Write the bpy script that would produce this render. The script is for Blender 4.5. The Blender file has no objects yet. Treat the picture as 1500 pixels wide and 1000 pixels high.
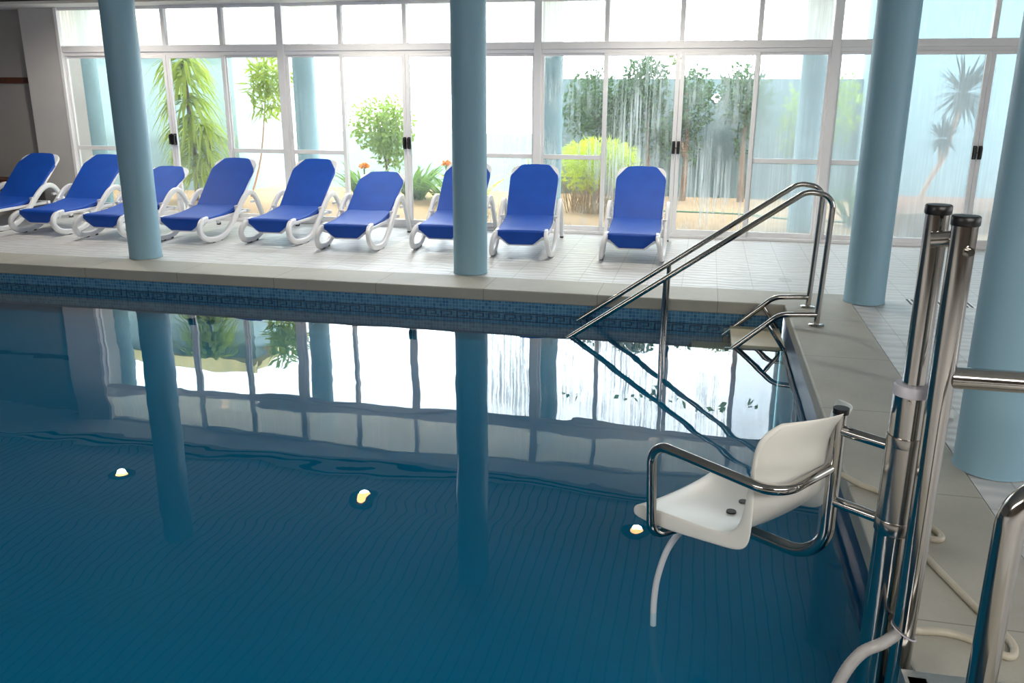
import bpy, bmesh, math, random
from mathutils import Vector, Matrix, Quaternion
random.seed(7)
PI = math.pi
S = bpy.context.scene
COL = S.collection
W = 3.319          # glazed wall plane
ZW = -0.2          # water level
ZC = 2.85          # ceiling

# ------------------------------------------------------------------ materials
def new_mat(name):
    m = bpy.data.materials.new(name); m.use_nodes = True
    nt = m.node_tree; nt.nodes.clear()
    out = nt.nodes.new('ShaderNodeOutputMaterial')
    return m, nt, out
def nd(nt, t, **kw):
    n = nt.nodes.new(t)
    for k, v in kw.items():
        if k.startswith('_'): setattr(n, k[1:], v)
    return n
def setin(n, **kw):
    for k, v in kw.items():
        n.inputs[k.replace('_', ' ')].default_value = v
def srgb(r, g, b):
    f = lambda c: c/12.92 if c <= .04045 else ((c+.055)/1.055)**2.4
    return (f(r/255), f(g/255), f(b/255), 1)
def math_(nt, op, a, b=None, clamp=False):
    n = nt.nodes.new('ShaderNodeMath'); n.operation = op; n.use_clamp = clamp
    for i, v in enumerate((a, b)):
        if v is None: continue
        if isinstance(v, (int, float)): n.inputs[i].default_value = v
        else: nt.links.new(v, n.inputs[i])
    return n.outputs[0]
def mixc(nt, fac, a, b):
    n = nt.nodes.new('ShaderNodeMix'); n.data_type = 'RGBA'
    for i, v in ((0, fac), (6, a), (7, b)):
        if isinstance(v, (int, float, tuple)): n.inputs[i].default_value = v
        else: nt.links.new(v, n.inputs[i])
    return n.outputs[2]
def noise(nt, vec, scale, detail=3, rough=.5, dist=0):
    n = nt.nodes.new('ShaderNodeTexNoise')
    n.inputs['Scale'].default_value = scale; n.inputs['Detail'].default_value = detail
    n.inputs['Roughness'].default_value = rough; n.inputs['Distortion'].default_value = dist
    if vec is not None: nt.links.new(vec, n.inputs['Vector'])
    return n.outputs['Fac']
def ramp(nt, fac, p0, p1, c0=(0, 0, 0, 1), c1=(1, 1, 1, 1)):
    n = nt.nodes.new('ShaderNodeValToRGB')
    n.color_ramp.elements[0].position = p0; n.color_ramp.elements[1].position = p1
    n.color_ramp.elements[0].color = c0; n.color_ramp.elements[1].color = c1
    nt.links.new(fac, n.inputs[0]); return n.outputs[0]
def position(nt):
    return nt.nodes.new('ShaderNodeNewGeometry').outputs['Position']
def objco(nt):
    return nt.nodes.new('ShaderNodeTexCoord').outputs['Object']
def mapping(nt, vec, scale=(1, 1, 1), loc=(0, 0, 0), rot=(0, 0, 0)):
    n = nt.nodes.new('ShaderNodeMapping')
    n.inputs['Scale'].default_value = scale; n.inputs['Location'].default_value = loc; n.inputs['Rotation'].default_value = rot
    nt.links.new(vec, n.inputs['Vector']); return n.outputs[0]
def sep(nt, vec):
    n = nt.nodes.new('ShaderNodeSeparateXYZ'); nt.links.new(vec, n.inputs[0]); return n.outputs
def bump(nt, h, strength, dist=.01):
    n = nt.nodes.new('ShaderNodeBump'); n.inputs['Strength'].default_value = strength; n.inputs['Distance'].default_value = dist
    nt.links.new(h, n.inputs['Height']); return n.outputs[0]
def principled(nt, out, color=None, rough=.5, metal=0., spec=.5, normal=None, **kw):
    b = nt.nodes.new('ShaderNodeBsdfPrincipled')
    if color is not None:
        if isinstance(color, tuple): b.inputs['Base Color'].default_value = color
        else: nt.links.new(color, b.inputs['Base Color'])
    if isinstance(rough, (int, float)): b.inputs['Roughness'].default_value = rough
    else: nt.links.new(rough, b.inputs['Roughness'])
    b.inputs['Metallic'].default_value = metal; b.inputs['Specular IOR Level'].default_value = spec
    if normal is not None: nt.links.new(normal, b.inputs['Normal'])
    for k, v in kw.items(): b.inputs[k.replace('_', ' ')].default_value = v
    nt.links.new(b.outputs[0], out.inputs[0]); return b
def simple(name, color, rough=.5, metal=0., spec=.5, var=.06, vscale=6., bmp=0., **kw):
    m, nt, out = new_mat(name)
    n = noise(nt, objco(nt), vscale, 4)
    c2 = tuple(min(1, c*(1+var*2)) for c in color[:3])+(1,); c1 = tuple(c*(1-var*2) for c in color[:3])+(1,)
    c = mixc(nt, n, c1, c2)
    nm = bump(nt, noise(nt, objco(nt), vscale*12, 3), bmp, .004) if bmp else None
    principled(nt, out, c, rough, metal, spec, nm, **kw)
    return m
M = {}
M['column'] = simple('column_paint', srgb(146, 184, 202), .45, spec=.4, var=.03, vscale=2.5, bmp=.05)
M['frame'] = simple('white_aluminium', (.86, .85, .86, 1), .35, var=.02)
M['wall'] = simple('wall_plaster', (.34, .325, .315, 1), .8, var=.05, vscale=2)
M['wall_dark'] = simple('dark_wood_wall', (.10, .075, .06, 1), .7, var=.1, vscale=2)
M['wall_light'] = simple('wall_paint', (.55, .53, .52, 1), .8, var=.04, vscale=2)
M['soffit'] = simple('soffit_paint', (.82, .80, .76, 1), .8, var=.02)
M['darktrim'] = simple('dark_strip', (.05, .045, .045, 1), .7)
M['brown'] = simple('brown_wood', srgb(92, 52, 38), .5, var=.15, vscale=9)
M['hook'] = simple('dull_hook_metal', (.16, .1, .09, 1), .35, metal=.7)
M['plastic'] = simple('white_plastic', (.80, .80, .815, 1), .32, var=.02)
M['foot'] = simple('grey_rubber', (.06, .06, .065, 1), .7)
M['black'] = simple('black_plastic', (.008, .008, .009, 1), .4)
M['blacklug'] = simple('dark_bronze_handle', (.012, .011, .014, 1), .45)
M['shell'] = simple('cream_white_shell', (.88, .87, .81, 1), .28, var=.03, vscale=5)
M['tread'] = simple('cream_tread', (.62, .57, .43, 1), .5, var=.05)
M['cap'] = simple('pale_nylon_collar', (.62, .60, .66, 1), .35, var=.03)
M['capdark'] = simple('black_cap', (.006, .006, .007, 1), .35)
M['hose'] = simple('milky_hose', (.56, .51, .41, 1), .4, var=.12, vscale=10)
M['whitehose'] = simple('white_tube', (.78, .78, .80, 1), .35, var=.03)
M['hosecorr'] = simple('grey_corrugated_hose', (.47, .45, .44, 1), .35, var=.1, vscale=30)
M['soil'] = simple('red_soil', srgb(130, 88, 64), .95, var=.15, vscale=8, bmp=.5)
M['curb'] = simple('planter_curb', srgb(150, 115, 82), .9, var=.12, vscale=10)
M['trunk'] = simple('bark', srgb(120, 92, 70), .9, var=.25, vscale=12, bmp=.4)
M['trunk_pale'] = simple('pale_bark', srgb(205, 165, 140), .9, var=.15, vscale=12)
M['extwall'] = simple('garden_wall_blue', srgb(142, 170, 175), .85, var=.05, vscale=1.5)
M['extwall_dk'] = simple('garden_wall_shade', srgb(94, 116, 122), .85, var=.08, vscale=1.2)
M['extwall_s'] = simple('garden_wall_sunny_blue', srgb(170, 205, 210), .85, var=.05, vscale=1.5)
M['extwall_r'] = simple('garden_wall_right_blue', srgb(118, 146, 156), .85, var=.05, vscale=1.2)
M['extcol'] = simple('outdoor_column_paint', srgb(150, 188, 203), .6, var=.03)
M['roofedge'] = simple('weathered_roof_edge', srgb(200, 190, 130), .9, var=.2, vscale=5)
M['vent'] = simple('vent_white', (.75, .76, .72, 1), .5)
M['dry'] = simple('dry_stems', srgb(165, 135, 95), .9, var=.25, vscale=15)
M['orange'] = simple('orange_flower', srgb(250, 165, 70), .6, var=.12, vscale=20)
M['greenhose'] = simple('green_hose', srgb(70, 130, 95), .5)
M['yellow'] = simple('yellow_plastic', srgb(205, 190, 90), .4)
M['white_plate'] = simple('white_plate', (.8, .8, .78, 1), .5)

def leaf_mat(name, col, trans=.35, var=.25):
    m, nt, out = new_mat(name)
    n = noise(nt, position(nt), 9., 3)
    c = mixc(nt, n, tuple(x*(1-var*1.6) for x in col[:3])+(1,), tuple(min(1, x*(1+var*1.6)) for x in col[:3])+(1,))
    d = nt.nodes.new('ShaderNodeBsdfDiffuse'); t = nt.nodes.new('ShaderNodeBsdfTranslucent')
    nt.links.new(c, d.inputs[0]); nt.links.new(c, t.inputs[0])
    x = nt.nodes.new('ShaderNodeMixShader'); x.inputs[0].default_value = trans
    nt.links.new(d.outputs[0], x.inputs[1]); nt.links.new(t.outputs[0], x.inputs[2]); nt.links.new(x.outputs[0], out.inputs[0])
    return m
M['leaf_dark'] = leaf_mat('dark_leaves', srgb(72, 98, 62))
M['leaf_mid'] = leaf_mat('mid_leaves', srgb(140, 165, 80))
M['leaf_clivia'] = leaf_mat('glossy_strap_leaves', srgb(104, 138, 62))
M['leaf_lime'] = leaf_mat('lime_leaves', srgb(205, 225, 70), .45)
M['leaf_olive'] = leaf_mat('olive_strap_leaves', srgb(165, 185, 70), .4)
M['leaf_blue'] = leaf_mat('blue_green_spikes', srgb(30, 48, 42))
M['leaf_flax'] = leaf_mat('flax_leaves', srgb(85, 118, 62))

def metal_mat(name, col, rough):
    m, nt, out = new_mat(name)
    n = noise(nt, mapping(nt, objco(nt), (14, 14, 2)), 6, 4)
    r = math_(nt, 'ADD', math_(nt, 'MULTIPLY', n, .10), rough)
    principled(nt, out, mixc(nt, n, tuple(c*.85 for c in col[:3])+(1,), col), r, 1., .5)
    return m
M['chrome'] = metal_mat('polished_steel', (.52, .50, .475, 1), .06)
M['satin'] = metal_mat('brushed_steel', (.62, .61, .59, 1), .38)
M['steel'] = metal_mat('satin_steel', (.50, .48, .455, 1), .16)

# deck tiles: wavy relief, thin grout
def make_deck():
    m, nt, out = new_mat('deck_tiles')
    p = position(nt); x, y, z = sep(nt, p)
    T = .31
    def grid(c, off):
        f = math_(nt, 'FRACT', math_(nt, 'DIVIDE', math_(nt, 'ADD', c, 40*T-off), T))
        d = math_(nt, 'MINIMUM', f, math_(nt, 'SUBTRACT', 1., f))
        return math_(nt, 'LESS_THAN', d, .014)
    g = math_(nt, 'MAXIMUM', grid(x, -.22), grid(y, .52))
    n1 = noise(nt, p, 1.1, 4, .6); n2 = noise(nt, p, 14, 3)
    base = mixc(nt, n1, (.60, .59, .575, 1), (.74, .735, .73, 1))
    # a small damp stain near the stair head
    dx = math_(nt, 'SUBTRACT', x, .084); dy = math_(nt, 'SUBTRACT', y, 1.03)
    d = math_(nt, 'SQRT', math_(nt, 'ADD', math_(nt, 'MULTIPLY', dx, dx), math_(nt, 'MULTIPLY', math_(nt, 'MULTIPLY', dy, dy), .35)))
    d = math_(nt, 'ADD', d, math_(nt, 'MULTIPLY', noise(nt, p, 22, 3), .05))
    st = math_(nt, 'MULTIPLY', math_(nt, 'LESS_THAN', d, .085), .45)
    base = mixc(nt, st, base, (.30, .30, .29, 1))
    c = mixc(nt, math_(nt, 'MULTIPLY', g, .55), base, (.36, .34, .31, 1))
    wv = nt.nodes.new('ShaderNodeTexWave'); wv.wave_type = 'BANDS'; wv.bands_direction = 'Y'
    wv.inputs['Scale'].default_value = 2.6; wv.inputs['Distortion'].default_value = 4; wv.inputs['Detail'].default_value = 0; wv.inputs['Detail Scale'].default_value = 1.6
    nt.links.new(p, wv.inputs['Vector'])
    h = math_(nt, 'SUBTRACT', math_(nt, 'MULTIPLY', wv.outputs['Fac'], .6), math_(nt, 'MULTIPLY', g, .8))
    c = mixc(nt, math_(nt, 'MULTIPLY', math_(nt, 'SUBTRACT', 1., wv.outputs['Fac']), .30), c, (.3, .3, .32, 1))
    rg = math_(nt, 'ADD', .26, math_(nt, 'MULTIPLY', n2, .22))
    principled(nt, out, c, rg, 0, .5, bump(nt, h, .5, .01))
    return m
M['deck'] = make_deck()

def make_coping():
    m, nt, out = new_mat('coping_stone')
    p = position(nt); x, y, z = sep(nt, p)
    def joint(c, off):
        f = math_(nt, 'FRACT', math_(nt, 'ADD', c, 40-off))
        return math_(nt, 'LESS_THAN', math_(nt, 'MINIMUM', f, math_(nt, 'SUBTRACT', 1., f)), .0035)
    far = math_(nt, 'MULTIPLY', math_(nt, 'GREATER_THAN', y, -.03), math_(nt, 'LESS_THAN', x, .0))
    jx = math_(nt, 'MULTIPLY', joint(x, -.53), far)
    jy = math_(nt, 'MULTIPLY', joint(y, -.42), math_(nt, 'SUBTRACT', 1., math_(nt, 'GREATER_THAN', y, -.03)))
    j = math_(nt, 'MAXIMUM', jx, jy)
    n1 = noise(nt, p, 3, 5, .65); n2 = noise(nt, p, 90, 3)
    c = mixc(nt, n1, (.33, .315, .265, 1), (.50, .485, .42, 1))
    c = mixc(nt, math_(nt, 'MULTIPLY', n2, .25), c, (.62, .6, .55, 1))
    c = mixc(nt, math_(nt, 'MULTIPLY', j, .6), c, (.15, .14, .12, 1))
    principled(nt, out, c, .55, 0, .4, bump(nt, n2, .12, .003))
    return m
M['coping'] = make_coping()

def make_mosaic(name, ca, cb, grout, mix=.35, size=.03, axes='xy'):
    m, nt, out = new_mat(name)
    p = position(nt); x, y, z = sep(nt, p)
    d = {'x': x, 'y': y, 'z': z}
    a, b = d[axes[0]], d[axes[1]]
    def cell(c):
        return math_(nt, 'DIVIDE', math_(nt, 'ADD', c, 60.), size)
    fa, fb = cell(a), cell(b)
    wn = nt.nodes.new('ShaderNodeTexWhiteNoise'); wn.noise_dimensions = '2D'
    cmb = nt.nodes.new('ShaderNodeCombineXYZ')
    nt.links.new(math_(nt, 'FLOOR', fa), cmb.inputs[0]); nt.links.new(math_(nt, 'FLOOR', fb), cmb.inputs[1])
    nt.links.new(cmb.outputs[0], wn.inputs['Vector'])
    def edge(f):
        q = math_(nt, 'FRACT', f)
        return math_(nt, 'LESS_THAN', math_(nt, 'MINIMUM', q, math_(nt, 'SUBTRACT', 1., q)), .06)
    g = math_(nt, 'MAXIMUM', edge(fa), edge(fb))
    c = mixc(nt, wn.outputs['Value'], ca, cb)
    c = mixc(nt, math_(nt, 'MULTIPLY', g, mix), c, grout)
    principled(nt, out, c, .35, 0, .4)
    return m
M['pool_floor'] = make_mosaic('pool_floor_mosaic', srgb(0, 112, 150), srgb(14, 138, 168), srgb(60, 165, 180), .4, .032, 'xy')
M['pool_wall_x'] = make_mosaic('pool_wall_mosaic', srgb(44, 104, 150), srgb(84, 142, 176), srgb(170, 200, 210), .5, .03, 'xz')
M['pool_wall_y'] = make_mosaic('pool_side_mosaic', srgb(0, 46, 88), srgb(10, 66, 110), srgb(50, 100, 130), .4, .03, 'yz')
M['key'] = simple('dark_key_tiles', srgb(10, 28, 58), .35)

def make_ceiling():
    m, nt, out = new_mat('ceiling_slats')
    p = position(nt); x, y, z = sep(nt, p)
    f = math_(nt, 'FRACT', math_(nt, 'DIVIDE', math_(nt, 'ADD', x, 50.), .12))
    g = math_(nt, 'LESS_THAN', f, .12)
    n = noise(nt, p, 2, 3)
    c = mixc(nt, n, (.50, .50, .48, 1), (.58, .58, .56, 1))
    c = mixc(nt, math_(nt, 'MULTIPLY', g, .8), c, (.10, .10, .10, 1))
    principled(nt, out, c, .6, 0, .3)
    return m
M['ceiling'] = make_ceiling()

def make_water():
    m, nt, out = new_mat('pool_water')
    p = position(nt)
    n1 = noise(nt, mapping(nt, p, (.55, 1.1, 1), rot=(0, 0, .25)), 1.5, 1.5, .4, .4)
    n2 = noise(nt, mapping(nt, p, (1, 1, 1)), 5.5, 1, .4)
    h = math_(nt, 'ADD', n1, math_(nt, 'MULTIPLY', n2, .05))
    nm = bump(nt, h, .22, .02)
    dt = nt.nodes.new('ShaderNodeVectorMath'); dt.operation = 'DOT_PRODUCT'
    nt.links.new(nm, dt.inputs[0]); nt.links.new(nt.nodes.new('ShaderNodeNewGeometry').outputs['Incoming'], dt.inputs[1])
    c = math_(nt, 'ABSOLUTE', dt.outputs['Value'])
    fres = math_(nt, 'ADD', math_(nt, 'MULTIPLY', math_(nt, 'POWER', math_(nt, 'SUBTRACT', 1., c, True), 4.6), .97), .022, True)
    tr = nt.nodes.new('ShaderNodeBsdfTransparent'); tr.inputs[0].default_value = (.80, .93, .96, 1)
    gl = nt.nodes.new('ShaderNodeBsdfGlossy'); gl.inputs['Roughness'].default_value = 0.0
    gl.inputs[0].default_value = (.97, .98, 1, 1)
    nt.links.new(nm, gl.inputs['Normal'])
    x = nt.nodes.new('ShaderNodeMixShader')
    nt.links.new(fres, x.inputs[0]); nt.links.new(tr.outputs[0], x.inputs[1]); nt.links.new(gl.outputs[0], x.inputs[2])
    nt.links.new(x.outputs[0], out.inputs[0])
    return m
M['water'] = make_water()
def make_murk():
    m, nt, out = new_mat('pool_water_depth')
    tr = nt.nodes.new('ShaderNodeBsdfTransparent'); tr.inputs[0].default_value = (.50, .86, .92, 1)
    sc = nt.nodes.new('ShaderNodeBsdfDiffuse'); sc.inputs[0].default_value = srgb(0, 126, 168)
    x = nt.nodes.new('ShaderNodeMixShader'); x.inputs[0].default_value = .70
    nt.links.new(tr.outputs[0], x.inputs[1]); nt.links.new(sc.outputs[0], x.inputs[2]); nt.links.new(x.outputs[0], out.inputs[0])
    return m
M['murk'] = make_murk()

def make_glass(name, haze, streak, tint, hz):
    m, nt, out = new_mat(name)
    p = position(nt); x, y, z = sep(nt, p)
    s = noise(nt, mapping(nt, p, (46, 1, 1.1)), 1., 6, .65)
    s2 = noise(nt, mapping(nt, p, (2.2, 1, 1.4), loc=(3, 0, 1)), 1., 3, .6)
    f = math_(nt, 'MULTIPLY', ramp(nt, s, .42, .62), ramp(nt, s2, .36, .62))
    fac = math_(nt, 'ADD', haze, math_(nt, 'MULTIPLY', f, streak), True)
    dr = noise(nt, mapping(nt, p, (120, 1, 28)), 1., 2)
    fac = math_(nt, 'ADD', fac, math_(nt, 'MULTIPLY', ramp(nt, dr, .56, .7), .10*streak), True)
    tr = nt.nodes.new('ShaderNodeBsdfTransparent'); tr.inputs[0].default_value = tint
    tl = nt.nodes.new('ShaderNodeBsdfTranslucent'); tl.inputs[0].default_value = hz
    a = nt.nodes.new('ShaderNodeMixShader'); nt.links.new(fac, a.inputs[0]); nt.links.new(tr.outputs[0], a.inputs[1]); nt.links.new(tl.outputs[0], a.inputs[2])
    gl = nt.nodes.new('ShaderNodeBsdfGlossy'); gl.inputs['Roughness'].default_value = .03
    fr = nt.nodes.new('ShaderNodeFresnel'); fr.inputs[0].default_value = 1.4
    b = nt.nodes.new('ShaderNodeMixShader'); nt.links.new(fr.outputs[0], b.inputs[0]); nt.links.new(a.outputs[0], b.inputs[1]); nt.links.new(gl.outputs[0], b.inputs[2])
    nt.links.new(b.outputs[0], out.inputs[0])
    return m
M['glass_clear'] = make_glass('clear_glass', .08, .12, (.96, .99, 1, 1), (.42, .5, .52, 1))
M['glass_wet'] = make_glass('wet_glass', .12, .75, (.92, .97, .98, 1), (.36, .41, .42, 1))
M['glass_top'] = make_glass('misted_top_glass', .58, .25, (.95, .98, 1, 1), (.92, .95, .92, 1))
M['glass_fog'] = make_glass('fogged_glass', .44, .16, (.88, .96, 1, 1), (.40, .48, .51, 1))

def make_fabric():
    m, nt, out = new_mat('blue_sling')
    p = objco(nt)
    n = noise(nt, p, 5, 3); w = noise(nt, mapping(nt, p, (260, 260, 260)), 1, 2)
    c = mixc(nt, n, srgb(8, 66, 160), srgb(16, 84, 190))
    b = principled(nt, out, c, .55, 0, .35, bump(nt, w, .25, .002))
    b.inputs['Sheen Weight'].default_value = .0
    return m
M['sling'] = make_fabric()

def make_sand():
    m, nt, out = new_mat('sand_ground')
    p = position(nt)
    n = noise(nt, p, 2.2, 5, .6); n2 = noise(nt, p, 45, 3)
    c = mixc(nt, n, srgb(158, 128, 95), srgb(188, 162, 128))
    c = mixc(nt, math_(nt, 'MULTIPLY', n2, .3), c, srgb(170, 125, 90))
    principled(nt, out, c, .95, 0, .2, bump(nt, n2, .4, .01))
    return m
M['sand'] = make_sand()
def emis(name, col, st):
    m, nt, out = new_mat(name)
    e = nt.nodes.new('ShaderNodeEmission'); e.inputs[0].default_value = col; e.inputs[1].default_value = st
    nt.links.new(e.outputs[0], out.inputs[0]); return m
M['bulb'] = emis('warm_bulb', (1, .52, .16, 1), 20)

# ------------------------------------------------------------------ mesh helpers
class MB:
    def __init__(s): s.v = []; s.f = []; s.sm = []
    def add(s, vs, fs, smooth=False):
        o = len(s.v); s.v += [tuple(v) for v in vs]
        for f in fs: s.f.append(tuple(i+o for i in f)); s.sm.append(smooth)
    def box(s, a, b):
        x0, y0, z0 = a; x1, y1, z1 = b
        s.add([(x0,y0,z0),(x1,y0,z0),(x1,y1,z0),(x0,y1,z0),(x0,y0,z1),(x1,y0,z1),(x1,y1,z1),(x0,y1,z1)],
              [(3,2,1,0),(4,5,6,7),(0,1,5,4),(1,2,6,5),(2,3,7,6),(3,0,4,7)])
    def sweep(s, path, sec, up=None, caps=True, smooth=True, scale=None):
        """sweep a closed 2-D section along a path; up: fixed reference axis or None for parallel transport"""
        P = [Vector(p) for p in path]; n = len(P); k = len(sec)
        T = []
        for i in range(n):
            a = P[max(0, i-1)]; b = P[min(n-1, i+1)]
            T.append((b-a).normalized())
        if up is None:
            u = Vector((0, 0, 1)) if abs(T[0].z) < .9 else Vector((1, 0, 0))
            u = (u - T[0]*u.dot(T[0])).normalized()
        vs = []; prev = None
        for i in range(n):
            if up is not None:
                u = Vector(up); u = (u - T[i]*u.dot(T[i])).normalized()
            elif i:
                q = T[i-1].rotation_difference(T[i]); u = q @ u; u = (u - T[i]*u.dot(T[i])).normalized()
            w = T[i].cross(u)
            sc = scale[i] if scale else 1
            for (a, b) in sec: vs.append(P[i] + u*(a*sc) + w*(b*sc))
        fs = []
        for i in range(n-1):
            for j in range(k):
                j2 = (j+1) % k
                fs.append((i*k+j, i*k+j2, (i+1)*k+j2, (i+1)*k+j))
        s.add(vs, fs, smooth)
        if caps:
            s.add(vs[:k], [tuple(range(k))[::-1]]); s.add(vs[-k:], [tuple(range(k))])
    def tube(s, path, r, n=16, **kw):
        s.sweep(path, [(r*math.cos(2*PI*i/n), r*math.sin(2*PI*i/n)) for i in range(n)], **kw)
    def cyl(s, a, b, r, n=24, r2=None):
        s.sweep([a, b], [(r*math.cos(2*PI*i/n), r*math.sin(2*PI*i/n)) for i in range(n)], scale=[1, (r2/r if r2 else 1)])
    def lathe(s, prof, c=(0, 0, 0), n=32):
        vs = []; k = len(prof)
        for i in range(n):
            a = 2*PI*i/n
            for r, z in prof: vs.append((c[0]+r*math.cos(a), c[1]+r*math.sin(a), c[2]+z))
        fs = []
        for i in range(n):
            i2 = (i+1) % n
            for j in range(k-1): fs.append((i*k+j, i2*k+j, i2*k+j+1, i*k+j+1))
        s.add(vs, fs, True)
        s.add([vs[i*k] for i in range(n)], [tuple(range(n))[::-1]]); s.add([vs[i*k+k-1] for i in range(n)], [tuple(range(n))])
    def prism(s, poly, axis, a, b):
        """extrude a 2-D polygon: axis 'y' -> poly is (x,z); 'x' -> (y,z); 'z' -> (x,y)"""
        def mk(p, t):
            return {'y': (p[0], t, p[1]), 'x': (t, p[0], p[1]), 'z': (p[0], p[1], t)}[axis]
        n = len(poly)
        vs = [mk(p, a) for p in poly]+[mk(p, b) for p in poly]
        fs = [tuple(range(n))[::-1], tuple(range(n, 2*n))]+[(i, (i+1) % n, n+(i+1) % n, n+i) for i in range(n)]
        s.add(vs, fs)
    def build(s, name, mat, parent=None, bevel=0, kind=None, solid=0, subsurf=0, seg=2):
        me = bpy.data.meshes.new(name); me.from_pydata(s.v, [], s.f)
        bm = bmesh.new(); bm.from_mesh(me)
        for f, sm in zip(bm.faces, s.sm): f.smooth = sm
        if not getattr(s, 'raw', False):
            bmesh.ops.remove_doubles(bm, verts=bm.verts, dist=1e-5)
            bmesh.ops.recalc_face_normals(bm, faces=bm.faces)
            for e in bm.edges:
                if len(e.link_faces) == 2 and e.calc_face_angle(0) > .75: e.smooth = False
        bm.to_mesh(me); bm.free()
        me.materials.append(mat)
        o = bpy.data.objects.new(name, me); COL.objects.link(o)
        if parent is not None: o.parent = parent
        if solid:
            md = o.modifiers.new('solid', 'SOLIDIFY'); md.thickness = solid; md.offset = 0
        if subsurf:
            md = o.modifiers.new('sub', 'SUBSURF'); md.levels = subsurf; md.render_levels = subsurf
        if bevel:
            md = o.modifiers.new('bev', 'BEVEL'); md.width = bevel; md.segments = seg; md.limit_method = 'ANGLE'; md.angle_limit = .6
        if kind: o['kind'] = kind
        return o

def thing(name, label, cat, loc=(0, 0, 0), rz=0., group=None):
    o = bpy.data.objects.new(name, None); COL.objects.link(o)
    o.location = loc; o.rotation_euler = (0, 0, rz); o.empty_display_size = .2
    o['label'] = label; o['category'] = cat
    if group: o['group'] = group
    return o
def tag(o, label, cat, group=None, kind=None):
    o['label'] = label; o['category'] = cat
    if group: o['group'] = group
    if kind: o['kind'] = kind
    return o
def struct(o): o['kind'] = 'structure'; return o
def copy_tree(o, parent=None):
    c = o.copy(); COL.objects.link(c); c.parent = parent
    for ch in list(o.children): copy_tree(ch, c)
    return c
def smooth_path(pts, sub=6):
    """Catmull-Rom through the points"""
    P = [Vector(p) for p in pts]; out = []
    for i in range(len(P)-1):
        p0 = P[max(0, i-1)]; p1 = P[i]; p2 = P[i+1]; p3 = P[min(len(P)-1, i+2)]
        for k in range(sub):
            t = k/sub
            out.append(.5*((2*p1)+(p2-p0)*t+(2*p0-5*p1+4*p2-p3)*t*t+(3*p1-p0-3*p2+p3)*t**3))
    out.append(P[-1]); return out
def fillet(pts, r, seg=8):
    """polyline with rounded corners"""
    P = [Vector(p) for p in pts]; out = [P[0]]
    rr = r if isinstance(r, (list, tuple)) else [r]*len(P)
    for i in range(1, len(P)-1):
        a = (P[i-1]-P[i]); b = (P[i+1]-P[i]); la, lb = a.length, b.length; a.normalize(); b.normalize()
        ang = a.angle(b); d = min(rr[i]/math.tan(ang/2), la*.49, lb*.49)
        p1 = P[i]+a*d; p2 = P[i]+b*d; 
        rad = d*math.tan(ang/2); c = P[i]+(a+b).normalized()*(rad/math.sin(ang/2))
        v1 = p1-c; v2 = p2-c; th = v1.angle(v2)
        for k in range(seg+1):
            t = k/seg
            out.append(c+(v1*math.sin((1-t)*th)+v2*math.sin(t*th))/math.sin(th))
    out.append(P[-1]); return out
def rrect(w, h, r, n=3):
    out = []
    for cx, cy, a0 in ((w/2-r, h/2-r, 0), (-w/2+r, h/2-r, PI/2), (-w/2+r, -h/2+r, PI), (w/2-r, -h/2+r, 1.5*PI)):
        for i in range(n+1):
            a = a0+PI/2*i/n; out.append((cx+r*math.cos(a), cy+r*math.sin(a)))
    return out

# ------------------------------------------------------------------ setting
XL, XR, YB = -11.0, 6.0, -10.5      # pool left edge, room right, room back
YP = -5.75                          # near pool edge
CO = .519; CR = .545
b = MB()
b.box((XL-2, CO, -.25), (CR, W+.08, 0)); b.box((CR, YB, -.25), (XR, W+.08, 0)); b.box((XL-2, YB, -.25), (CR, YP-CO, 0)); b.box((XL-2, YP-CO, -.25), (XL-CR, CO, 0))
struct(b.build('floor', M['deck']))
b = MB()
CT = .004
def ring(zs, z0, z1, xi0, xi1, yi0, yi1, xo0, xo1, yo0, yo1):
    vs = []
    for z in (z0, z1):
        vs += [(xi0, yi0, z), (xi1, yi0, z), (xi1, yi1, z), (xi0, yi1, z), (xo0, yo0, z), (xo1, yo0, z), (xo1, yo1, z), (xo0, yo1, z)]
    fs = []
    for i in range(4):
        j = (i+1) % 4
        fs += [(8+i, 8+j, 12+j, 12+i), (i, 4+i, 4+j, j), (i, j, 8+j, 8+i), (4+i, 12+i, 12+j, 4+j)]
    zs.add(vs, fs)
ring(b, -.1, CT, XL, 0, YP, 0, XL-CR, CR, YP-CO, CO)
struct(b.build('trim_1', M['coping'], bevel=.012, seg=3))
# pool basin
PB = -1.35
b = MB(); b.box((XL-.1, YP-.1, PB-.1), (.1, .1, PB)); basin = struct(b.build('trim_2', M['pool_floor']))
b = MB(); b.box((XL, .012, PB), (0.0, .12, -.1)); struct(b.build('trim_3', M['pool_wall_x']))
b = MB(); b.box((.012, YP, PB), (.12, .12, -.1)); struct(b.build('trim_4', M['pool_wall_y']))
b = MB(); b.box((XL-.12, YP, PB), (XL-.012, .12, -.1)); struct(b.build('trim_5', M['pool_wall_y']))
b = MB(); b.box((XL, YP-.12, PB), (0, YP-.012, -.1)); struct(b.build('trim_6', M['pool_wall_x']))
# Greek key border set into the far pool wall just under the waterline
b = MB(); cw = .145; z0, z1 = -.268, -.212; t = .0085
x = -10.9
while x < -.1:
    def bar(xa, xb, za, zb): b.box((x+xa, .008, za), (x+xb, .02, zb))
    h = z1-z0
    bar(0, t*1.4, z0, z1)
    bar(0, .105, z1-t, z1)
    bar(.105-t*1.4, .105, z0+h*.32, z1)
    bar(.045, .105, z0+h*.32, z0+h*.32+t)
    bar(.0, cw, z0-t, z0)
    x += cw
b.box((-10.95, .008, -.207), (-.05, .02, -.199))
struct(b.build('trim_7', M['key']))
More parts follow.
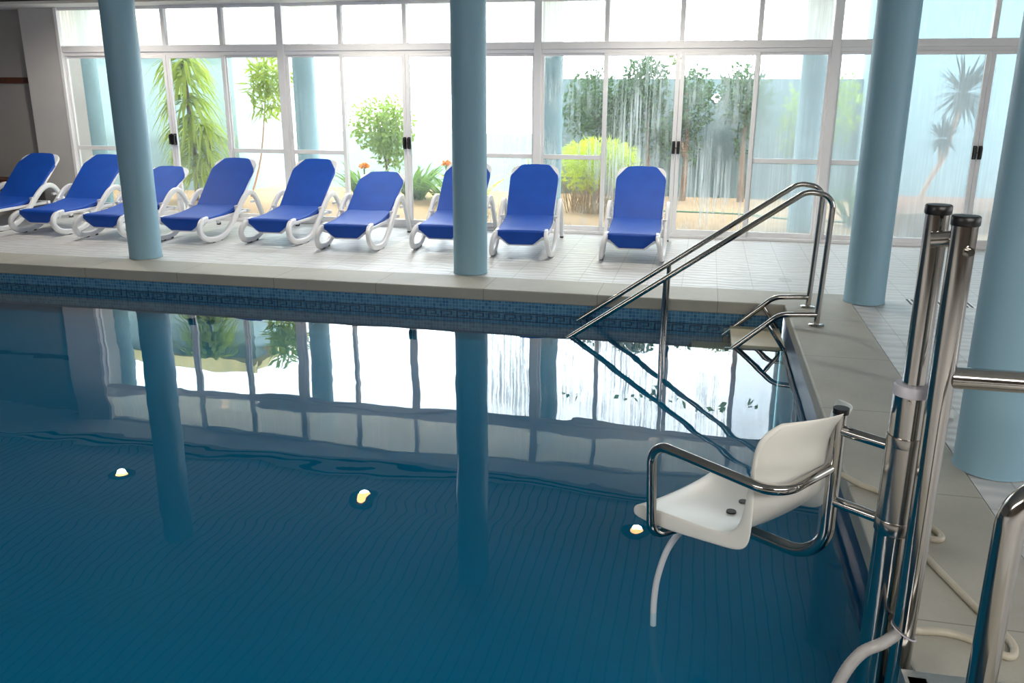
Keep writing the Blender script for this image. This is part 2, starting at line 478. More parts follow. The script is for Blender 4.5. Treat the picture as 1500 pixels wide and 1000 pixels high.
# water
b = MB(); N = 4
b.add([(XL, YP, ZW), (0.011, YP, ZW), (0.011, 0.011, ZW), (XL, 0.011, ZW)], [(0, 1, 2, 3)])
zm = -.385
b.add([(XL, YP, zm), (0.011, YP, zm), (0.011, 0.011, zm), (XL, 0.011, zm)], [(0, 1, 2, 3)])
b.raw = True
wt = b.build('pool_water', M['water']); wt.data.materials.append(M['murk']); wt.data.polygons[1].material_index = 1; tag(wt, 'still teal pool water mirroring the bright windows', 'water', kind='stuff')
# ceiling and soffit
b = MB(); b.box((XL-2, YB, ZC), (XR, W-.5, ZC+.2)); struct(b.build('ceiling', M['ceiling']))
b = MB(); b.box((XL-2, W-.5, 2.70), (XR, W+.35, ZC+.2)); struct(b.build('trim_8', M['soffit']))
b = MB(); b.box((XL-2, W-.515, 2.735), (XR, W-.501, 2.752)); b.box((XL-2, W-.515, 2.80), (XR, W-.501, 2.815)); struct(b.build('trim_9', M['darktrim']))  # two thin dark strips along the front of the soffit step
# walls
b = MB(); b.box((XL-2, W+.16, 0), (-9.62, W+.35, 2.70)); struct(b.build('wall_left', M['wall']))
b = MB(); b.box((-9.72, W-.02, 0), (-9.16, W+.35, 2.70)); struct(b.build('wall_pier', M['wall_light'])).name = 'wall_far'
b = MB(); b.box((XL-2.2, YB, 0), (XL-2, W+.35, ZC+.2)); struct(b.build('wall_side', M['wall']))
b = MB(); b.box((3.95, W-.02, 0), (XR, W+.35, 2.7)); struct(b.build('wall_right', M['wall_light']))
b = MB(); b.box((XL-2.2, YB-.2, 0), (XR+.2, YB, ZC+.2)); struct(b.build('wall_back', M['wall_dark']))
b = MB(); b.box((XR, YB, 0), (XR+.2, W+.35, ZC+.2)); struct(b.build('wall_east', M['wall_light']))

# ------------------------------------------------------------------ glazing: four bays, each a window frame with fixed panes and a pair of sliding doors
MUL = [-9.16, -5.97, -2.70, .607, 3.93]
QL = [-8.385, -5.175, -1.90, 1.37]; CE = [-7.586, -4.34, -1.052, 2.165]; QR = [-6.775, -3.56, -.205, 2.99]
HEAD0, HEAD1 = 2.142, 2.222; TOPZ = 2.70; MID0, MID1 = .886, .938; SILL = .09
def pane(parent, x0, x1, z0, z1, y, mat):
    b = MB(); b.add([(x0, y, z0), (x1, y, z0), (x1, y, z1), (x0, y, z1)], [(0, 1, 2, 3)])
    return b.build('pane', mat, parent)
dn = 0
glz = [('glass_clear', 'glass_clear'), ('glass_clear', 'glass_clear'), ('glass_wet', 'glass_wet'), ('glass_fog', 'glass_fog')]
for k in range(4):
    x0, x1 = MUL[k], MUL[k+1]; ql, ce, qr = QL[k], CE[k], QR[k]
    win = bpy.data.objects.new('window_%d' % (k+1), None); COL.objects.link(win); win['kind'] = 'structure'; win.location = (0, 0, 0)
    b = MB(); yf0, yf1 = W-.05, W+.05
    b.box((x0-.045 if k else x0, yf0-.01, 0), (x0+.045, yf1, TOPZ))
    if k == 3: b.box((x1-.045, yf0-.01, 0), (x1+.02, yf1, TOPZ))
    b.box((x0+.045, yf0, HEAD0), (x1-.045, yf1, HEAD1))
    b.box((x0+.045, yf0+.01, TOPZ-.035), (x1-.045, yf1, TOPZ))
    for q in (ql, ce, qr): b.box((q-.026, yf0+.005, HEAD1), (q+.026, yf1, TOPZ-.035))
    b.box((x0+.045, yf0-.02, 0), (x1-.045, yf1+.02, .035))
    b.box((x0+.045, yf0+.02, HEAD0-.045), (x1-.045, yf1, HEAD0))
    b.build('window_frame', M['frame'], win, bevel=.004)
    # fixed side lights with a mid rail
    for (a, c) in ((x0+.045, ql), (qr, x1-.045)):
        b = MB(); y0, y1 = W-.005, W+.03
        b.box((a, y0, .035), (a+.03, y1, HEAD0-.045)); b.box((c-.026, y0-.004, .035), (c+.026, y1, HEAD0-.045))
        b.box((a+.03, y0, MID0), (c-.026, y1, MID1)); b.box((a+.03, y0, .035), (c-.026, y1, SILL))
        b.box((a+.03, y0, HEAD0-.075), (c-.026, y1, HEAD0-.045))
        b.build('fixed_sash', M['frame'], win, bevel=.003)
        g = M[glz[k][0]]
        if k == 1 and a > ce-.5: g = M['glass_wet']
        if k == 2 and a > ce: g = M['glass_fog']
        pane(win, a, c, MID1, HEAD0-.045, W+.015, g); pane(win, a, c, SILL, MID0, W+.015, g)
    xs = [x0+.045, ql, ce, qr, x1-.045]
    for i in range(4): pane(win, xs[i], xs[i+1], HEAD1, TOPZ-.03, W+.01, M['glass_top'] if k < 3 else M['glass_fog'])
    # two sliding leaves meeting at the centre
    for side in (0, 1):
        dn += 1
        a, c = (ql-.02, ce-.002) if side == 0 else (ce+.002, qr+.02)
        d = bpy.data.objects.new('door_%d' % dn, None); COL.objects.link(d); d['kind'] = 'structure'
        b = MB(); y0, y1 = W-.045, W-.01
        st = .046
        b.box((a, y0, .036), (a+st, y1, HEAD0-.046)); b.box((c-st, y0, .036), (c, y1, HEAD0-.046))
        b.box((a+st, y0, .036), (c-st, y1, SILL+.005)); b.box((a+st, y0, HEAD0-.08), (c-st, y1, HEAD0-.046))
        b.build('door_frame', M['frame'], d, bevel=.004)
        g = M[glz[k][0]]
        pane(d, a+st-.005, c-st+.005, SILL, HEAD0-.07, W-.027, g)
        hx = c-.026 if side == 0 else a+.026
        sgn = -1 if side == 0 else 1
        b = MB(); b.box((hx-.019, W-.058, .975), (hx+.019, W-.044, 1.12))
        b.box((hx-.012, W-.085, .985), (hx+.012, W-.058, 1.002)); b.box((hx-.012, W-.085, 1.093), (hx+.012, W-.058, 1.11))
        b.box((hx-.012, W-.10, .985), (hx+.012, W-.083, 1.11))
        b.build('door_handle', M['blacklug'], d, bevel=.003)
        if side == 0:
            b = MB(); b.box((hx+.01, W-.062, 1.04), (hx+.045, W-.05, 1.05)); b.build('door_latch', M['hook'], d)

# ------------------------------------------------------------------ columns
def column(x, y, label, r=.16, z1=ZC, mat='column'):
    b = MB(); b.lathe([(r+.004, .0), (r, .012), (r, z1*.5), (r, z1)], n=48)
    o = b.build('round_column', M[mat]); o.location = (x, y, .0045); 
    return tag(o, label, 'column')
column(-6.31, .655, 'pale blue round column at the left rising behind the third lounger front')
column(-2.83, .68, 'pale blue round column near the middle standing on the far pool edge')
column(.65, .29, 'pale blue round column standing beside the pool corner and stair rails')
column(.672, -3.06, 'pale blue round column at the far right, nearest and widest in view')
for x, l in ((-9.5, 'pale blue outdoor column seen through the leftmost window panes'), (-6.12, 'pale blue outdoor column seen through glass behind the fourth and fifth loungers'),
             (-2.70, 'pale blue outdoor column behind glass left of the dark hedge'), (.50, 'pale blue outdoor column behind glass near the stair rail top')):
    o = column(x, 4.2, l, .15, 2.88, 'extcol'); o.name = 'outdoor_column'

# ------------------------------------------------------------------ left wall things
t = thing('coat_rack', 'dark brown wall-mounted coat rail with small hooks on left wall', 'coat rack', (-10.6, W+.16, 1.79))
b = MB(); b.box((-1.3, -.02, -.04), (.90, 0, .04)); b.build('rail_board', M['brown'], t, bevel=.004)
for hx in (-.95, -.62, -.29, .04, .37, .70):
    b = MB(); b.tube(smooth_path([(hx, -.02, .015), (hx, -.05, .012), (hx, -.065, -.005), (hx, -.07, .018)], 4), .008, 8); b.cyl((hx, -.021, .012), (hx, -.026, .012), .016, 12)
    b.build('hook', M['hook'], t)
t = thing('wooden_bench', 'low brown wooden bench against the left wall behind the loungers', 'bench', (-10.7, W-.06, 0))
b = MB(); b.box((-1.2, -.18, .44), (.96, -.01, .475)); b.box((-1.2, .02, .44), (.96, .18, .475)); b.build('seat', M['brown'], t, bevel=.005)
for lx in (-1.0, .22):
    b = MB(); b.box((lx-.03, -.16, 0), (lx+.03, -.11, .44)); b.box((lx-.03, .11, 0), (lx+.03, .16, .44)); b.box((lx-.03, -.11, .36), (lx+.03, .11, .42)); b.build('leg', M['brown'], t)
b = MB(); b.box((-1.0, -.03, .20), (.9, .03, .25)); b.build('stretcher', M['brown'], t)

# ------------------------------------------------------------------ sun loungers
def make_lounger(label, angle):
    root = thing('sun_lounger', label, 'sun lounger', (0, 0, 0), 0, 'blue sun loungers lined up by the windows')
    y0 = 1.72                                           # measured deck frame -> local (front foot at y=0)
    J = Vector((0, 2.42-y0, .345)); a = math.radians(angle)
    d = Vector((0, math.cos(a), math.sin(a))); nrm = Vector((0, -math.sin(a), math.cos(a)))
    # side frames: curled front, floor loop, armrest, rear leg
    pts = [(.255, 1.70, .262), (.262, 1.575, .250), (.278, 1.495, .20), (.290, 1.485, .13), (.303, 1.56, .06), (.312, 1.70, .034), (.316, 1.86, .036), (.318, 2.03, .09),
           (.320, 2.22, .215), (.322, 2.40, .365), (.322, 2.51, .437), (.322, 2.62, .468), (.322, 2.72, .440), (.322, 2.81, .345), (.322, 2.90, .20), (.322, 2.98, .03)]
    for s in (-1, 1):
        b = MB(); path = smooth_path([(s*x, y-y0, z) for x, y, z in pts], 5)
        b.sweep(path, rrect(.044, .064, .014), up=(1, 0, 0))
        side = b.build('side_frame', M['plastic'], root)
        for (fx, fy) in ((.311, 1.70), (.313, 1.86)):
            b = MB(); b.box((s*fx-.02, fy-y0-.03, 0), (s*fx+.02, fy-y0+.02, .02)); b.build('foot_pad', M['foot'], side, bevel=.003)
        b = MB(); b.box((s*.322-.02, 2.975-y0-.02, 0), (s*.322+.02, 2.975-y0+.025, .035)); b.build('foot_pad', M['foot'], side, bevel=.003)
        # arm clip and hinge
        b = MB(); b.box((s*.30-.022, 2.30-y0, .29), (s*.30+.022, 2.36-y0, .345)); b.build('arm_clip', M['plastic'], side, bevel=.006)
        b = MB(); b.box((s*.30-.016, 2.70-y0, .33), (s*.30+.02, 2.78-y0, .36)); b.build('hinge', M['plastic'], side, bevel=.006)
    # seat frame with an arched front panel
    b = MB()
    for s in (-1, 1): b.box((s*.262-.018, 1.66-y0, .225), (s*.262+.018, 2.62-y0, .258))
    b.box((-.26, 2.36-y0, .225), (.26, 2.40-y0, .255)); b.box((-.30, 2.60-y0, .225), (.30, 2.65-y0, .265))
    arch = [(-.285, .282), (-.285, .235), (-.268, .20), (-.235, .195), (-.20, .18), (-.165, .15), (-.135, .128), (.135, .128), (.165, .15), (.20, .18), (.235, .195), (.268, .20), (.285, .235), (.285, .282)]
    b.prism(arch, 'y', 1.600-y0, 1.632-y0)
    b.build('seat_frame', M['plastic'], root, bevel=.006)
    # back frame, rounded top corners peep out behind the sling
    L = .775
    def slab(outline, off0, off1):
        vs = []
        for off in (off0, off1):
            for (u, v) in outline:
                vs.append(J + d*v + nrm*off + Vector((u, 0, 0)))
        n = len(outline)
        return vs, [tuple(range(n)), tuple(range(n, 2*n))[::-1]]+[(i, n+i, n+(i+1) % n, (i+1) % n) for i in range(n)]
    def rounded(w, v0, v1, r, n=5):
        o = [(-w, v0), (w, v0)]
        for i in range(n+1):
            t_ = PI/2*i/n; o.append((w-r+r*math.cos(t_), v1-r+r*math.sin(t_)))
        for i in range(n+1):
            t_ = PI/2+PI/2*i/n; o.append((-w+r+r*math.cos(t_), v1-r+r*math.sin(t_)))
        return o
    b = MB(); b.add(*slab(rounded(.278, .02, L-.005, .11), -.045, -.012)); b.build('back_frame', M['plastic'], root, bevel=.008)
    # sling: seat
    b = MB(); secs = []
    prof = [(1.592, .272, .272), (1.605, .290, .274), (1.66, .296, .270), (1.80, .289, .268), (2.0, .294, .267), (2.2, .315, .267), (2.36, .338, .266), (2.44, .350, .262)]
    vs = []; nx = 9
    for (y, z, hw) in prof:
        for i in range(nx):
            u = -1+2*i/(nx-1); sag = -.012*(1-u*u) if 1.66 < y < 2.4 else 0
            drop = -.010*abs(u)**6
            vs.append((u*hw, y-y0, z+sag+drop))
        vs.append((hw+.004, y-y0, z-.05)); vs.append((-hw-.004, y-y0, z-.05))
    k = nx+2; fs = []
    for r_ in range(len(prof)-1):
        for i in range(k):
            i2 = (i+1) % k; fs.append((r_*k+i, r_*k+i2, (r_+1)*k+i2, (r_+1)*k+i))
    fs.append(tuple(range(k))[::-1]); fs.append(tuple(range((len(prof)-1)*k, len(prof)*k)))
    b.add(vs, fs, True)
    b.build('seat_sling', M['sling'], root, bevel=.006)
    # front flap, a trapezoid hanging over the foot end
    b = MB()
    rows = [(.272, .286, 1.590), (.262, .262, 1.582), (.205, .212, 1.582), (.150, .165, 1.586), (.122, .146, 1.590)]
    vs = []; nx = 7
    for hw, z, y in rows:
        for i in range(nx): vs.append(((-1+2*i/(nx-1))*hw, y-y0, z))
    fs = [(r_*nx+i, r_*nx+i+1, (r_+1)*nx+i+1, (r_+1)*nx+i) for r_ in range(len(rows)-1) for i in range(nx-1)]
    b.add(vs, fs, True); b.build('foot_flap', M['sling'], root, solid=.012)
    # sling: back
    out = [(-.262, -.13), (.262, -.13), (.266, .05), (.276, .35), (.280, .56), (.272, .60), (.185, .735), (.165, .757), (.13, .768), (0, .775), (-.13, .768), (-.165, .757), (-.185, .735), (-.272, .60), (-.280, .56), (-.276, .35), (-.266, .05)]
    b = MB(); b.add(*slab(out, -.035, .006)); b.build('back_sling', M['sling'], root, bevel=.010, seg=3)
    return root
up = 41; lo = 29
LNG = [(-9.38, 1.74, 2, up, 'blue sun lounger at the far left, cut by the photo edge'),
       (-8.42, 1.77, 1, up, 'blue sun lounger left of the leftmost column, partly behind it'),
       (-7.45, 1.645, 2, lo, 'blue reclined sun lounger just right of the leftmost column, front hidden behind it'),
       (-6.44, 1.645, 2, up, 'upright blue sun lounger third from the left column, beside the reclined one'),
       (-5.42, 1.765, 1, up, 'upright blue sun lounger left of the reclined one near the middle column'),
       (-4.44, 1.60, 4, lo, 'blue reclined sun lounger with low back, left of the middle column'),
       (-3.44, 1.81, 2, up, 'blue sun lounger half hidden behind the middle column'),
       (-2.53, 1.65, 5, up, 'blue sun lounger immediately right of the middle column'),
       (-1.385, 1.69, 1, up, 'blue sun lounger at the right end of the row, standing apart')]
LNG[3] = LNG[3][:4] + ('upright blue sun lounger second right of the leftmost column',)
protos = {}
for (x, y, rz, an, lb) in LNG:
    if an not in protos: protos[an] = make_lounger(lb, an); o = protos[an]
    else:
        o = copy_tree(protos[an]); o['label'] = lb
    o.location = (x, y+.0, 0); o.rotation_euler = (0, 0, math.radians(rz))

# ------------------------------------------------------------------ pool stairs with handrails
st = thing('pool_stairs', 'polished steel stair rails with cream treads at the far pool corner', 'pool stairs', (.17, -.32, 0))
R = .0205
def P(x, y, z): return (x-.17, y+.32, z)
for y in (-.612, -.026):
    main = fillet([P(.175, y, .004), P(.205, y, .955), P(.02, y, .985), P(-1.69, y, -.224)], [0, .17, .13, 0], 10)
    b = MB(); b.tube(main, R, 18); b.build('handrail', M['chrome'], st)
    low = fillet([P(.176, y, .085), P(-.09, y, .07), P(-.475, y, -.272)], [0, .16, 0], 10)
    b = MB(); b.tube(low, R, 18); b.build('stringer', M['chrome'], st)
    b = MB(); b.tube([P(-.942, y, .29), P(-.955, y, -.68)], .018, 16); b.build('support_post', M['chrome'], st)
    b = MB(); b.tube([P(-.165, y, -.02), P(-.04, y, -.20)], .015, 12); b.build('bracket', M['chrome'], st)
    b = MB(); b.box(P(-1.28, y-.01, -.89), P(-.42, y+.01, -.85)); b.box(P(-.47, y-.01, -.87), P(-.43, y+.01, -.21)); b.box(P(-.74, y-.01, -.87), P(-.70, y+.01, -.365)); b.build('tread_support', M['steel'], st)
    b = MB(); b.lathe([(.058, 0), (.058, .006), (.05, .012), (.024, .014)], (*P(.175, y, .004)[:2], .004), 28); b.build('flange', M['chrome'], st)
for (xa, xb, z) in ((-.42, -.03, -.186), (-.72, -.40, -.335), (-1.02, -.70, -.60), (-1.3, -1.0, -.86)):
    b = MB(); b.box(P(xa, -.60, z-.03), P(xb, -.035, z)); b.build('tread', M['tread'], st, bevel=.004)

# ------------------------------------------------------------------ pool chair lift
MX, MY = -.10, -4.65
lift = thing('pool_lift', 'stainless pool chair lift with white seat over the water', 'pool lift', (MX, MY, 0))
az = math.radians(-53); F = Vector((math.sin(az), math.cos(az), 0)); LT = Vector((-F.y, F.x, 0)); Z = Vector((0, 0, 1))
def Lp(v): return Vector(v)-Vector((MX, MY, 0))
b = MB(); b.cyl(Lp((MX, MY, -1.3)), Lp((MX, MY, .868)), .049, 40); sleeve = b.build('lift_column', M['chrome'], lift)
b = MB(); b.lathe([(.051, .850), (.051, .874), (.047, .880), (.033, .882)], n=40); b.build('column_collar', M['cap'], lift)
b = MB(); b.lathe([(.052, .700), (.0525, .703), (.0525, .727), (.052, .730)], n=40); b.lathe([(.052, .43), (.0535, .432), (.0535, .47), (.052, .473)], n=40)
b.lathe([(.0515, .47), (.0515, .70)], n=40)
b.build('rotating_sleeve', M['steel'], lift)
b = MB(); b.cyl(Lp((MX, MY, .86)), Lp((MX, MY, 1.352)), .030, 32); pist = b.build('piston', M['chrome'], lift)
b = MB(); b.lathe([(.0315, 1.350), (.0335, 1.353), (.0335, 1.372), (.031, 1.375), (0.002, 1.376)], n=32); b.build('end_cap', M['capdark'], lift)
GX, GY = -.058, -4.75
b = MB(); b.cyl(Lp((GX, GY, -.6)), Lp((GX, GY, 1.338)), .031, 32); b.build('guide_post', M['chrome'], lift)
b = MB(); b.lathe([(.0325, 1.336), (.0345, 1.339), (.0345, 1.358), (.032, 1.361), (0.002, 1.362)], tuple(Lp((GX, GY, 0))), 32); b.build('end_cap', M['capdark'], lift)
# cross bolts near the top
dv = (Vector((GX, GY, 0))-Vector((MX, MY, 0))).normalized()
b = MB(); b.cyl(Lp(Vector((GX, GY, 1.275))+Vector((.25, -1, 0)).normalized()*.028), Lp(Vector((GX, GY, 1.275))+Vector((.25, -1, 0)).normalized()*.046), .009, 16)
b.cyl(Lp(Vector((GX, GY, 1.275))+Vector((.25, -1, 0)).normalized()*.028), Lp(Vector((GX, GY, 1.275))+Vector((.25, -1, 0)).normalized()*.036), .014, 6)
b.build('bolt', M['chrome'], lift)
b = MB(); c = Vector((MX+.012, MY-.028, 1.29)); b.cyl(Lp(c+Vector((-.028, .0, -.004))), Lp(c+Vector((.03, -.012, .004))), .021, 20); b.build('bushing', M['steel'], lift)
b = MB(); c = Vector((MX, MY, .838)); q = Vector((-.35, -1, 0)).normalized(); b.cyl(Lp(c+q*.047), Lp(c+q*.056), .007, 8); b.build('bolt', M['chrome'], lift)
O = Vector((MX, MY, 0))+F*.2
def C_(f, l, z): return Lp(O+F*f+LT*l+Z*z)
# two arms from the column to the seat post
for z in (.683, .45):
    b = MB(); b.tube([C_(-.195, 0, z-.0), C_(0, 0, z)], .0165, 18); b.build('swing_arm', M['chrome'], lift)
# seat post: vertical, then swept forward under the seat
post = fillet([C_(0, 0, .742), C_(0, 0, .235), C_(.42, 0, .225)], [0, .13, 0], 12)
b = MB(); b.tube(post, .0215, 22); b.build('seat_post', M['chrome'], lift)
b = MB(); b.cyl(C_(0, 0, .735), C_(0, 0, .752), .0235, 24); b.build('post_cap', M['capdark'], lift)
# armrest loop on the near side
arm = fillet([C_(.004, 0, .560), C_(.02, .262, .540), C_(.508, .25, .545), C_(.490, .25, .205), C_(.42, .0, .225)], [0, .085, .065, .05, 0], 10)
b = MB(); b.tube(arm, .0165, 20); b.build('armrest', M['chrome'], lift)
# moulded seat shell
inner = [(.600, .255), (.588, .278), (.540, .283), (.45, .290), (.34, .300), (.26, .308), (.215, .318), (.182, .345), (.164, .395), (.156, .46), (.150, .53), (.146, .60), (.140, .65), (.118, .69), (.095, .715)]
outer = [(.596, .240), (.570, .232), (.525, .232), (.45, .236), (.34, .252), (.24, .268), (.165, .279), (.135, .305), (.126, .345), (.126, .41), (.128, .48), (.132, .55), (.130, .62), (.112, .67), (.085, .700)]
HW = .215; US = [-1, -.985, -.95, -.8, -.6, -.4, -.2, 0, .2, .4, .6, .8, .95, .985, 1]; nl = len(US)
b = MB(); vs = []; rows = len(inner)
for i, (f, z) in enumerate(inner):
    t_ = i/(rows-1)
    backness = max(0, min(1, (z-.33)/.12)) if i > 5 else 0
    hw = HW - (.012*(t_**6))
    if i == rows-1: hw = HW-.055
    elif i == rows-2: hw = HW-.022
    elif i == rows-3: hw = HW-.006
    row = []
    for j in range(nl):
        u = US[j]
        bul = (1-abs(u)**2.2)
        df = -.115*backness*bul; dz = -.018*(1-backness)*bul*(1 if 0 < i < 8 else .5)
        if i >= rows-2: dz += .030*bul*(1 if i == rows-1 else .4)
        row.append(C_(f+df, -u*hw, z+dz))
    of, oz = outer[i]
    mf, mz = f+(of-f)*.12, z+(oz-z)*.12
    vs += [C_(of, hw+.006, oz), C_(mf, hw+.003, mz)]+row+[C_(mf, -hw-.003, mz), C_(of, -hw-.006, oz)]
k = nl+4
fs = [(i*k+j, i*k+j+1, (i+1)*k+j+1, (i+1)*k+j) for i in range(rows-1) for j in range(k-1)]
b.add(vs, fs, True)
shell = b.build('seat_shell', M['shell'], lift)
md = shell.modifiers.new('solid', 'SOLIDIFY'); md.thickness = .007; md.offset = 0
md = shell.modifiers.new('sub', 'SUBSURF'); md.levels = 1; md.render_levels = 2
for (f, l) in ((.328, .033), (.348, -.067)):
    b = MB(); b.cyl(C_(f, l, .280), C_(f, l, .2895+.004*(l > 0)), .0165, 20); b.build('drain_hole', M['capdark'], shell)
b = MB(); b.box((0, 0, 0), (.1, .1, .1)); b = MB()
b.sweep([C_(.40, -.12, .262), C_(.40, .14, .262)], rrect(.02, .02, .004)); b.build('seat_bracket', M['plastic'], lift)
# white curved tube hanging from the seat
b = MB(); b.tube(smooth_path([C_(.41, .05, .235), C_(.47, .07, .20), C_(.535, .09, .09), C_(.570, .10, -.04), C_(.582, .10, -.15), C_(.580, .10, -.255)], 6), .0115, 14); b.build('footrest_tube', M['whitehose'], lift)
# handrail running right from the guide post and the low base beam
b = MB(); b.tube([Lp((GX+.02, GY, .937)), Lp((.95, GY, .937))], .0285, 24); b.build('side_rail', M['chrome'], lift)
b = MB(); b.sweep([Lp((-.075, -4.87, .065)), Lp((.95, -4.87, .065))], rrect(.07, .07, .006), up=(0, 0, 1), smooth=False)
b.sweep([Lp((-.04, -4.87, .065)), Lp((-.04, -5.15, .065))], rrect(.07, .06, .006), up=(0, 0, 1), smooth=False)
b.sweep([Lp((-.04, -5.13, .065)), Lp((.5, -5.13, .065))], rrect(.07, .06, .006), up=(0, 0, 1), smooth=False)
b.build('base_beam', M['satin'], lift)
for fx, fy in ((.25, -4.87), (.85, -4.87), (.30, -5.13)):
    b = MB(); b.cyl(Lp((fx, fy, .0045)), Lp((fx, fy, .034)), .03, 20); b.build('base_foot', M['capdark'], lift)
gp = fillet([Lp((.036, -5.10, .05)), Lp((.036, -5.10, .80)), Lp((.95, -5.10, .83))], [0, .11, 0], 12)
b = MB(); b.tube(gp, .033, 24); b.build('guard_rail', M['chrome'], lift)

# ------------------------------------------------------------------ hoses on the deck
r_ = .0125; zf = CT+r_
b = MB(); b.tube(smooth_path([(-.03, -3.36, .03), (.05, -3.43, zf), (.12, -3.49, zf), (.21, -3.66, zf), (.275, -3.82, zf), (.255, -3.87, zf), (.19, -3.86, zf), (.165, -3.93, zf), (.185, -4.02, zf), (.272, -4.34, zf), (.315, -4.47, zf), (.318, -4.545, zf), (.285, -4.585, zf), (.205, -4.52, zf), (.13, -4.497, zf), (.05, -4.52, .025), (.01, -4.555, .05)], 6), r_, 12)
tag(b.build('water_hose', M['hose']), 'thin cream water hose lying loosely on the coping behind the lift', 'hose')
b = MB(); rr = .0165
hp = smooth_path([(.0, -4.575, .065), (-.02, -4.66, .13), (-.125, -4.83, .172), (-.19, -4.86, .145), (-.235, -4.87, .06), (-.262, -4.89, -.06), (-.27, -4.92, -.35)], 14)
b.tube(hp, rr, 14, scale=[1+.05*(i % 2) for i in range(len(hp))])
tag(b.build('corrugated_hose', M['hosecorr']), 'grey ribbed hose tied to the lift post, dipping into the water', 'hose')
b = MB(); b.tube([(GX+.0345*math.cos(a_), GY+.0345*math.sin(a_), .165-.02*math.cos(a_)) for a_ in [2*PI*i/24 for i in range(24)]], .0025, 8)
tag(b.build('cable_tie', M['cap']), 'thin pale cable tie around ribbed hose at the lift post', 'cable tie')
b = MB(); b.tube([(.21+.035*math.cos(a_), -3.79+.06*math.sin(a_), .012+.025*(1+math.cos(a_))) for a_ in [2*PI*i/20 for i in range(19)]], .007, 10)
tag(b.build('hose_clip', M['yellow']), 'small yellowish plastic hose loop beside the lift post', 'hose clip')
b = MB(); b.prism([(.60, -2.44), (.66, -2.46), (.69, -2.33), (.655, -2.30)], 'z', .001, .012)
tag(b.build('floor_plate', M['white_plate']), 'small white plate on the deck behind the lift, by the nearest column', 'plate')
t = thing('floor_drain', 'slotted floor drain grate in the deck tiles behind the lift posts', 'drain', (1.25, .36, 0))
b = MB(); b.box((-.25, -.11, .0005), (.25, .11, .002)); b.build('grate', M['frame'], t)
b = MB()
for i in range(13):
    xx = -.235+i*.0385; b.box((xx-.009, -.10, .0022), (xx+.009, .10, .003))
b.build('slots', M['foot'], t)

# ------------------------------------------------------------------ ceiling downlights (their reflections glow in the pool)
DL = [(-8.06, 2.04, 'left'), (-4.60, 2.00, 'middle'), (-1.215, 1.90, 'right')]
dl0 = None
for x, y, nm in DL:
    lb = 'recessed warm ceiling downlight, the %s one of three reflected in the pool' % nm
    if dl0 is None:
        dl0 = thing('recessed_downlight', lb, 'ceiling light', (0, 0, 0), 0, 'warm ceiling downlights reflected in the pool')
        b = MB(); b.lathe([(.17, 0), (.17, -.012), (.125, -.014), (.122, -.002)], n=32); b.build('trim_ring', M['darktrim'], dl0)
        b = MB(); b.lathe([(.075, -.003), (.07, -.012), (.03, -.02)], n=24); b.build('bulb', M['bulb'], dl0); o = dl0
    else: o = copy_tree(dl0); o['label'] = lb
    o.location = (x, y, ZC)
    l = bpy.data.lights.new('downlight', 'SPOT'); l.energy = 150; l.spot_size = math.radians(165); l.spot_blend = .6; l.shadow_soft_size = .05; l.color = (1, .94, .84)
    lo_ = bpy.data.objects.new('downlight', l); COL.objects.link(lo_); lo_.location = (x, y, ZC-.035)

# ------------------------------------------------------------------ garden outside
b = MB(); b.box((-16, W+.09, -.2), (10, 16, 0)); g = b.build('garden_ground', M['sand']); struct(g); g.name = 'floor_garden'
b = MB(); b.box((-16, W+.36, 2.9), (10, W+1.75, 3.05)); o = b.build('trim_10', M['soffit']); struct(o)
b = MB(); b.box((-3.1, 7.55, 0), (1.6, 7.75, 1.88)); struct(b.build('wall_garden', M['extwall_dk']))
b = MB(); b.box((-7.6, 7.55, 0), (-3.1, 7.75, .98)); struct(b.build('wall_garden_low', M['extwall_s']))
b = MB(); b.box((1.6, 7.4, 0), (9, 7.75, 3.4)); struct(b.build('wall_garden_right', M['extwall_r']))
bd = thing('pale_building', 'pale blue garden building with yellowed roof edge behind the left windows', 'building', (-11, 6.4, 0))
b = MB(); b.box((-4, 0, 0), (2.55, 2.0, 2.62)); b.build('building_wall', M['extwall'], bd)
b = MB(); b.box((-4, -.25, 2.62), (2.7, 2.1, 2.72)); b.box((-4, -.30, 2.56), (2.7, -.22, 2.76)); b.build('roof_edge', M['roofedge'], bd)
v = MB(); v.box((1.28, -.02, 2.28), (1.58, 0, 2.52))
for i in range(6): v.box((1.30, -.035, 2.295+i*.037), (1.56, -.02, 2.315+i*.037))
v.build('louvre_vent', M['vent'], bd)

def leaf_quad(mb, p, d, up, L, wd, droop=0., seg=1):
    """a pointed leaf blade from p along d"""
    d = Vector(d).normalized(); s = d.cross(Vector(up)); 
    if s.length < 1e-4: s = d.cross(Vector((1, 0, 0)))
    s.normalize()
    if seg == 1:
        m = p+d*L*.45
        mb.add([p, m+s*wd, p+d*L, m-s*wd], [(0, 1, 2, 3)])
    else:
        vs = []; q = Vector(p); dd = d.copy()
        for i in range(seg+1):
            t_ = i/seg; w_ = wd*(1-t_)**.6 if t_ < 1 else 0; w_ *= min(1, .45+t_*3)
            vs += [q+s*w_, q-s*w_]
            dd = (dd+Vector((0, 0, -droop/seg))).normalized(); q = q+dd*(L/seg)
        mb.add(vs, [(2*i, 2*i+1, 2*i+3, 2*i+2) for i in range(seg)])
def rdir():
    z = random.uniform(-1, 1); a_ = random.uniform(0, 2*PI); r = math.sqrt(1-z*z)
    return Vector((r*math.cos(a_), r*math.sin(a_), z))
